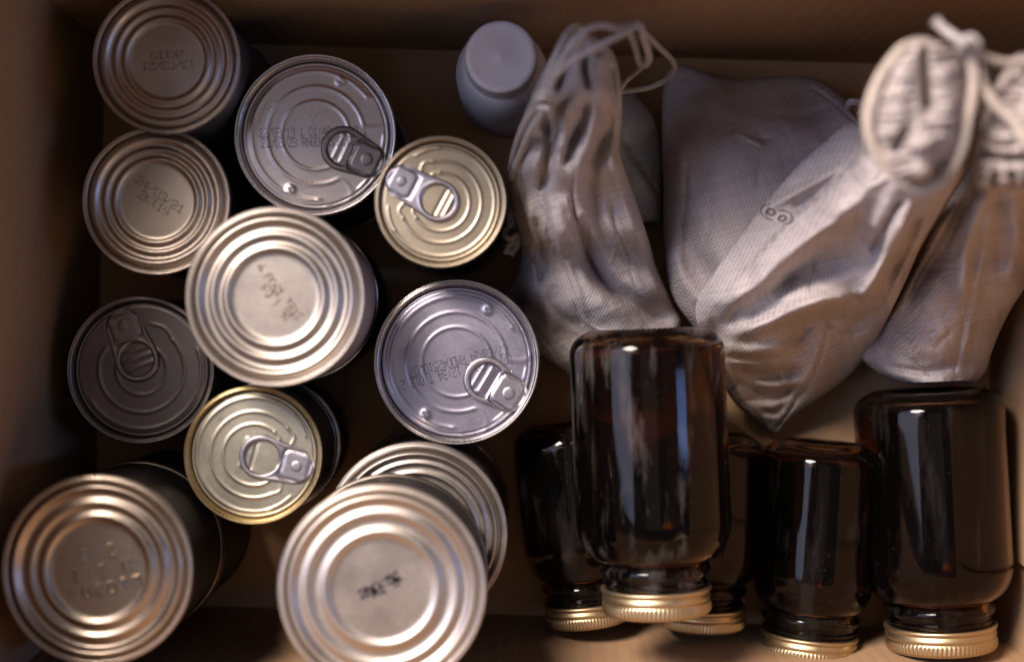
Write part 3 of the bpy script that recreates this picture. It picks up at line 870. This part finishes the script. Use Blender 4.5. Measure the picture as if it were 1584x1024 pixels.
# cords of the tied bag
cr = .0015
parts = [zrope([(832, 160, .146), (850, 128, .158), (880, 98, .165), (925, 72, .166), (965, 52, .160), (988, 40, .152), (996, 60, .142), (1004, 88, .13), (999, 100, .124), (990, 98, .122), (982, 70, .128), (974, 50, .14)], cr),
         zrope([(838, 164, .15), (860, 112, .162), (882, 72, .168), (905, 48, .168), (930, 40, .162), (955, 44, .156), (985, 38, .148)], cr),
         zrope([(836, 158, .149), (848, 118, .16), (868, 70, .165), (890, 42, .160), (904, 52, .154), (890, 80, .150)], cr),
         zrope([(992, 48, .142), (1020, 74, .115), (1043, 100, .09), (1032, 122, .07), (1005, 136, .062), (962, 143, .075), (950, 150, .09)], cr * .85),
         zrope([(996, 100, .122), (984, 112, .10), (966, 128, .095), (955, 148, .09)], cr * .8),
         zrope([(845, 160, .150), (825, 172, .142), (808, 200, .128), (796, 235, .108), (790, 262, .092)], cr),
         zrope([(842, 168, .149), (832, 186, .142), (818, 208, .13), (802, 246, .11), (792, 275, .09)], cr * .9)]
V, Fc = join(parts); obj('drawstring_cord', under(b1, V), Fc, M['cordb'], b1)
knot = [zrope([(828, 150, .146), (842, 142, .158), (856, 148, .156), (852, 164, .15), (838, 172, .146), (829, 160, .15), (843, 150, .160), (856, 158, .152)], cr * 1.1),
        zrope([(834, 166, .152), (848, 168, .156), (852, 178, .148)], cr * 1.1)]
V, Fc = join(knot); obj('knot', under(b1, V), Fc, M['cordb'], b1)

# cord end and tassel of the small bag, beside the gold can
V, Fc, uv, at = sheet([(784, 305), (780, 325), (779, 345), (782, 360)], [(806, 300), (806, 320), (806, 340), (800, 358)], [(792, 330, .045, .012)], [], 24, 30, seed=4.1, ends=(.2, .2))
obj('cloth_corner', under(b4, V), Fc, M['linen2'], b4, uv)
parts = [zrope([(786, 352, .052), (780, 362, .055), (790, 370, .058), (801, 362, .056), (800, 374, .052), (788, 378, .054), (784, 388, .05)], .0016, fray=True),
         zrope([(800, 352, .052), (806, 366, .052), (800, 380, .05), (790, 392, .048)], .0016, fray=True)]
V, Fc = join(parts); obj('cord_end', under(b4, V), Fc, M['cordb'], b4)

# the large bag
b5 = thing('linen_bag', 'broad flat linen bag with wall shade in its cloth colour, lying behind the bag with the ring print', 'bag', U(1150, 300, H), BG)
b2 = thing('linen_bag', 'large filled linen bag with a small ring print and a gathered mouth', 'bag', U(1200, 400, H), BG)
Lp = [(1352, 235), (1338, 190), (1262, 122), (1130, 124), (1034, 111), (1026, 300), (1034, 440), (1082, 520), (1130, 615), (1190, 666)]
Rp = [(1410, 235), (1395, 300), (1375, 350), (1350, 400), (1322, 440), (1295, 490), (1265, 530), (1235, 575), (1215, 615), (1197, 667)]
ctrl = [(1350, 250, .060, .016), (1340, 330, .060, .03), (1300, 280, .055, .028), (1320, 200, .050, .018),
        (1045, 125, .022, .012), (1130, 150, .030, .022), (1260, 150, .030, .018), (1050, 300, .034, .032), (1140, 260, .038, .036), (1240, 230, .040, .032), (1230, 340, .046, .036), (1140, 400, .042, .040),
        (1060, 440, .034, .030), (1250, 440, .046, .036), (1180, 520, .036, .034), (1260, 530, .028, .020), (1195, 620, .010, .014), (1195, 660, .004, .003), (1130, 590, .018, .016)]
folds = [
    ([(1255, 135), (1290, 160), (1325, 192)], -.0012, 3.2, 's'), ([(1060, 330), (1075, 390), (1110, 440)], -.005, 18), ([(1040, 380), (1056, 430), (1090, 475)], .006, 14),
    ([(1045, 130), (1110, 175), (1190, 190)], .003, 28), ([(1060, 180), (1050, 250), (1060, 310)], .004, 24), ([(1290, 165), (1240, 180), (1180, 178)], -.002, 9)]
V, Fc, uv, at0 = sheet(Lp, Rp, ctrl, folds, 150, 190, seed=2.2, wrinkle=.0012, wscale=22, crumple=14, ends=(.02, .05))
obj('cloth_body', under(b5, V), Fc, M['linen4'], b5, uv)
Lp = [(1350, 252), (1322, 190), (1276, 219), (1234, 257), (1192, 305), (1148, 362), (1104, 424), (1076, 476), (1094, 545), (1134, 614), (1190, 667)]
Rp = [(1500, 250), (1455, 328), (1426, 378), (1404, 428), (1384, 470), (1360, 520), (1338, 552), (1310, 584), (1276, 610), (1240, 634), (1202, 669)]
ctrl = [(1420, 270, .175, .016), (1350, 250, .150, .014), (1490, 265, .165, .014), (1400, 330, .135, .028), (1330, 320, .112, .026), (1380, 430, .082, .030), (1300, 270, .105, .020),
        (1322, 195, .108, .016), (1276, 219, .100, .015), (1234, 257, .096, .014), (1192, 305, .089, .010), (1148, 362, .083, .008), (1104, 424, .083, .006), (1084, 455, .075, .005), (1076, 480, .062, .004), (1094, 545, .040, .004), (1134, 612, .020, .004),
        (1230, 330, .096, .012), (1190, 400, .092, .010), (1250, 440, .090, .016), (1140, 450, .084, .007), (1340, 520, .036, .028), (1180, 520, .064, .012), (1260, 560, .030, .026), (1195, 620, .016, .012), (1195, 662, .005, .004), (1300, 592, .013, .014), (1340, 550, .018, .012), (1130, 540, .050, .008)]
folds = [
    ([(1342, 236), (1284, 286), (1222, 342), (1168, 400), (1118, 455)], .013, 3.5, 'pets'),
    ([(1312, 250), (1262, 282), (1205, 312), (1176, 325)], .006, 8), ([(1300, 282), (1262, 304), (1222, 330)], -.005, 8),
    ([(1362, 282), (1295, 332), (1225, 394), (1160, 450), (1100, 478)], .010, 17),
    ([(1335, 345), (1275, 388), (1205, 446), (1135, 474)], -.004, 12),
    ([(1345, 345), (1310, 390), (1250, 420), (1190, 450)], -.018, 28),
    ([(1405, 318), (1378, 380), (1345, 440), (1328, 462)], .020, 10),
    ([(1328, 464), (1290, 464), (1240, 476), (1180, 502), (1120, 522)], .019, 14),
    ([(1425, 320), (1395, 400), (1350, 480), (1300, 520)], -.009, 13),
    ([(1310, 490), (1268, 496), (1242, 508), (1228, 540)], -.012, 14),
    ([(1400, 300), (1372, 350), (1350, 395)], -.012, 9),
    ([(1285, 490), (1276, 530), (1262, 575), (1225, 630), (1200, 664)], -.0012, 3.0, 's'), ([(1276, 490), (1267, 530), (1252, 575), (1216, 628)], .0016, 6),
    ([(1130, 568), (1180, 580), (1240, 570)], -.006, 9), ([(1150, 610), (1190, 615), (1230, 600)], -.005, 8), ([(1165, 592), (1205, 597), (1240, 588)], .004, 7), ([(1175, 635), (1198, 638), (1215, 626)], -.003, 6),
    ([(1110, 535), (1170, 540), (1230, 535)], .005, 12), ([(1120, 552), (1170, 556), (1215, 552)], -.003, 5),
    ([(1440, 330), (1410, 390), (1380, 450)], .008, 8), ([(1470, 290), (1435, 345)], -.006, 7), ([(1300, 340), (1270, 356), (1240, 380)], .003, 5), ([(1330, 300), (1300, 318)], -.003, 5),
    ([(1255, 448), (1225, 455), (1200, 470)], .003, 6), ([(1375, 400), (1350, 450), (1340, 500)], .004, 8)]
V, Fc, uv, at2 = sheet(Lp, Rp, ctrl, folds, 170, 220, seed=2.7, wrinkle=.0012, wscale=24, crumple=34, ends=(.02, .05))
obj('cloth_body', under(b2, V), Fc, M['linen'], b2, uv)
# printed rings
def ring_print(cx, cy, rx, ry, rot, w, a0=0, a1=360):
    V, Fc = [], []; n = 40
    for i in range(n + 1):
        t = math.radians(a0 + (a1 - a0) * i / n)
        for k in (1, 1 - w):
            x = rx * k * math.cos(t); y = ry * k * math.sin(t)
            X = cx + x * math.cos(rot) - y * math.sin(rot); Y = cy + x * math.sin(rot) + y * math.cos(rot)
            V.append(U(X, Y, H - at2(X, Y) - .0009))
    for i in range(n): Fc.append((2 * i, 2 * i + 1, 2 * i + 3, 2 * i + 2))
    return V, Fc
V, Fc = join([ring_print(1192, 327.5, 7.0, 5.6, deg(20), .32), ring_print(1209.5, 337.5, 7.0, 4.8, deg(-20), .34), ring_print(1191, 328, 15, 12, deg(20), .09, 60, 260),
              ring_print(1212, 336, 15, 11, deg(20), .12, -140, 60), ring_print(1197, 336, 16, 7, deg(35), .10, 90, 180)])
obj('printed_rings', under(b2, V), Fc, M['brown_ink'], b2, smooth=False)

def mouth(root, Lp, Rp, zc, T, seed, folds, amp=.0034, fr=.20, nv=170, nu=110, slope=0, frill=0):
    """scrunched drawstring channel"""
    cy = sum(p[1] for p in Lp) / len(Lp)
    ctrl = []
    for (a, b) in zip(Lp, Rp):
        m = ((a[0] + b[0]) / 2, (a[1] + b[1]) / 2); ctrl.append((m[0], m[1], zc + slope * (m[1] - cy), T))
    rip = []
    rnd = random.Random(seed)
    n = len(Lp); Lc, Rc = catmull(Lp, 40), catmull(Rp, 40)
    k = 0
    for t in np.arange(.08, .95, .052):
        i = int(t * 39); l, r_ = Lc[i], Rc[i]
        for (u0, u1) in ((.04, .47), (.53, .97)):
            s0 = rnd.uniform(-7, 7); s1 = rnd.uniform(-6, 6)
            p = l * (1 - u0) + r_ * u0; q = l * (1 - u1) + r_ * u1; m = (p + q) / 2 + np.array([0, rnd.uniform(-5, 5)])
            rip.append(([(p[0], p[1] + s0), tuple(m), (q[0], q[1] + s1)], -amp * rnd.uniform(.5, 1.4), rnd.uniform(3.0, 5.0)))
    V, Fc, uv, at = sheet(Lp, Rp, ctrl, rip + folds, nu, nv, seed=seed, wrinkle=.0016, wscale=60, ends=(.10, .10), e_pow=2.2)
    obj('gathered_mouth', under(root, V), Fc, M['linen3'], root, uv)

mouth(b2, [(1412, 58), (1375, 95), (1352, 150), (1346, 205), (1362, 252), (1398, 290)], [(1432, 56), (1478, 78), (1500, 130), (1500, 190), (1484, 245), (1436, 292)], .205, .026, 11.3,
      [([(1428, 62), (1431, 110), (1433, 150), (1436, 178)], -.015, 8), ([(1400, 90), (1388, 150), (1390, 215)], .006, 20), ([(1460, 90), (1470, 150), (1462, 215)], .006, 20), ([(1385, 242), (1392, 215), (1405, 200)], -.010, 8), ([(1400, 282), (1428, 285), (1450, 262), (1460, 240)], -.012, 9),
       ([(1400, 215), (1425, 225), (1450, 215)], .006, 14), ([(1425, 262), (1440, 268)], .010, 8), ([(1455, 250), (1460, 275)], .008, 6)])
cm = [zrope([(1482, 78, .222), (1500, 88, .226), (1506, 130, .224), (1498, 180, .222), (1487, 232, .220), (1462, 276, .216), (1425, 296, .214), (1388, 276, .216), (1352, 230, .220), (1341, 180, .222), (1358, 125, .224), (1388, 82, .224), (1408, 68, .22)], .0017),
      zrope([(1494, 88, .222), (1509, 110, .22), (1512, 150, .217), (1500, 175, .212)], .0017)]
V, Fc = join(cm); obj('drawstring_cord', under(b2, V), Fc, M['cord'], b2)
kn = [zrope([(1486, 66, .224), (1502, 60, .23), (1512, 72, .23), (1500, 82, .226), (1486, 76, .23), (1496, 62, .234), (1508, 80, .228)], .0017),
      zrope([(1494, 70, .228), (1474, 56, .226), (1458, 44, .222), (1448, 34, .22)], .0016, fray=True)]
V, Fc = join(kn); obj('knot', under(b2, V), Fc, M['cordb'], b2)
# corner cord on the far side of the large bag
V, Fc = join([zrope([(1332, 160, .07), (1316, 158, .07), (1312, 172, .058), (1326, 178, .056), (1318, 188, .054), (1304, 192, .052)], .0017, fray=True),
              zrope([(1334, 172, .05), (1322, 168, .057), (1308, 180, .052)], .0017)])
obj('cord_end', under(b5, V), Fc, M['cordb'], b5)

# the right bag
b3 = thing('linen_bag', 'linen bag in the right corner above the large jar, cut by the picture edge', 'bag', U(1480, 450, H), BG)
Lp = [(1508, 250), (1482, 290), (1455, 335), (1425, 395), (1395, 455), (1360, 515), (1333, 548), (1352, 572), (1385, 588), (1405, 594)]
Rp = [(1615, 250), (1612, 300), (1606, 350), (1600, 400), (1588, 440), (1566, 475), (1548, 510), (1534, 545), (1524, 575), (1506, 594)]
ctrl = [(1550, 260, .155, .020), (1540, 320, .125, .032), (1470, 330, .118, .016), (1590, 350, .11, .028), (1500, 420, .072, .036), (1420, 430, .062, .024), (1570, 430, .07, .03), (1460, 510, .044, .036), (1360, 540, .026, .016), (1530, 520, .042, .026),
        (1440, 570, .03, .024), (1500, 580, .028, .02)]
folds = [([(1515, 280), (1480, 340), (1440, 410), (1395, 490)], -.012, 12), ([(1500, 290), (1462, 345), (1425, 410)], .008, 9), ([(1530, 280), (1505, 340), (1490, 420), (1488, 480)], .012, 14),
         ([(1490, 300), (1470, 370), (1450, 430)], -.004, 9),
         ([(1520, 330), (1506, 420), (1492, 500), (1478, 572)], -.0012, 3.2, 's'), ([(1530, 330), (1516, 420), (1501, 500), (1488, 572)], .003, 7), ([(1545, 290), (1548, 360), (1545, 420)], -.007, 12), ([(1570, 300), (1574, 370), (1560, 440)], .007, 12),
         ([(1500, 480), (1530, 490), (1550, 485)], .004, 9), ([(1380, 520), (1430, 545), (1475, 552)], .004, 14), ([(1370, 566), (1430, 575), (1480, 566)], -.004, 6), ([(1590, 310), (1585, 380)], -.006, 8)]
V, Fc, uv, at3 = sheet(Lp, Rp, ctrl, folds, 140, 170, seed=5.2, wrinkle=.0012, wscale=24, crumple=22, ends=(.02, .04))
obj('cloth_body', under(b3, V), Fc, M['linen'], b3, uv)
mouth(b3, [(1572, 82), (1545, 120), (1520, 170), (1506, 220), (1505, 262), (1512, 292)], [(1625, 75), (1655, 120), (1660, 170), (1655, 220), (1645, 262), (1630, 295)], .190, .026, 17.9,
      [([(1512, 238), (1560, 246), (1620, 240)], -.010, 6), ([(1535, 292), (1540, 275), (1538, 262)], -.012, 5), ([(1562, 296), (1568, 276), (1562, 262)], -.012, 5), ([(1585, 292), (1590, 270)], -.010, 5)])
V, Fc = join([zrope([(1506, 82, .226), (1530, 92, .222), (1556, 98, .218), (1590, 96, .214), (1640, 110, .20)], .0016),
              zrope([(1512, 100, .222), (1524, 140, .220), (1545, 168, .219), (1568, 190, .219), (1590, 225, .219), (1620, 270, .21)], .0018)])
obj('drawstring_cord', under(b3, V), Fc, M['cord'], b3)
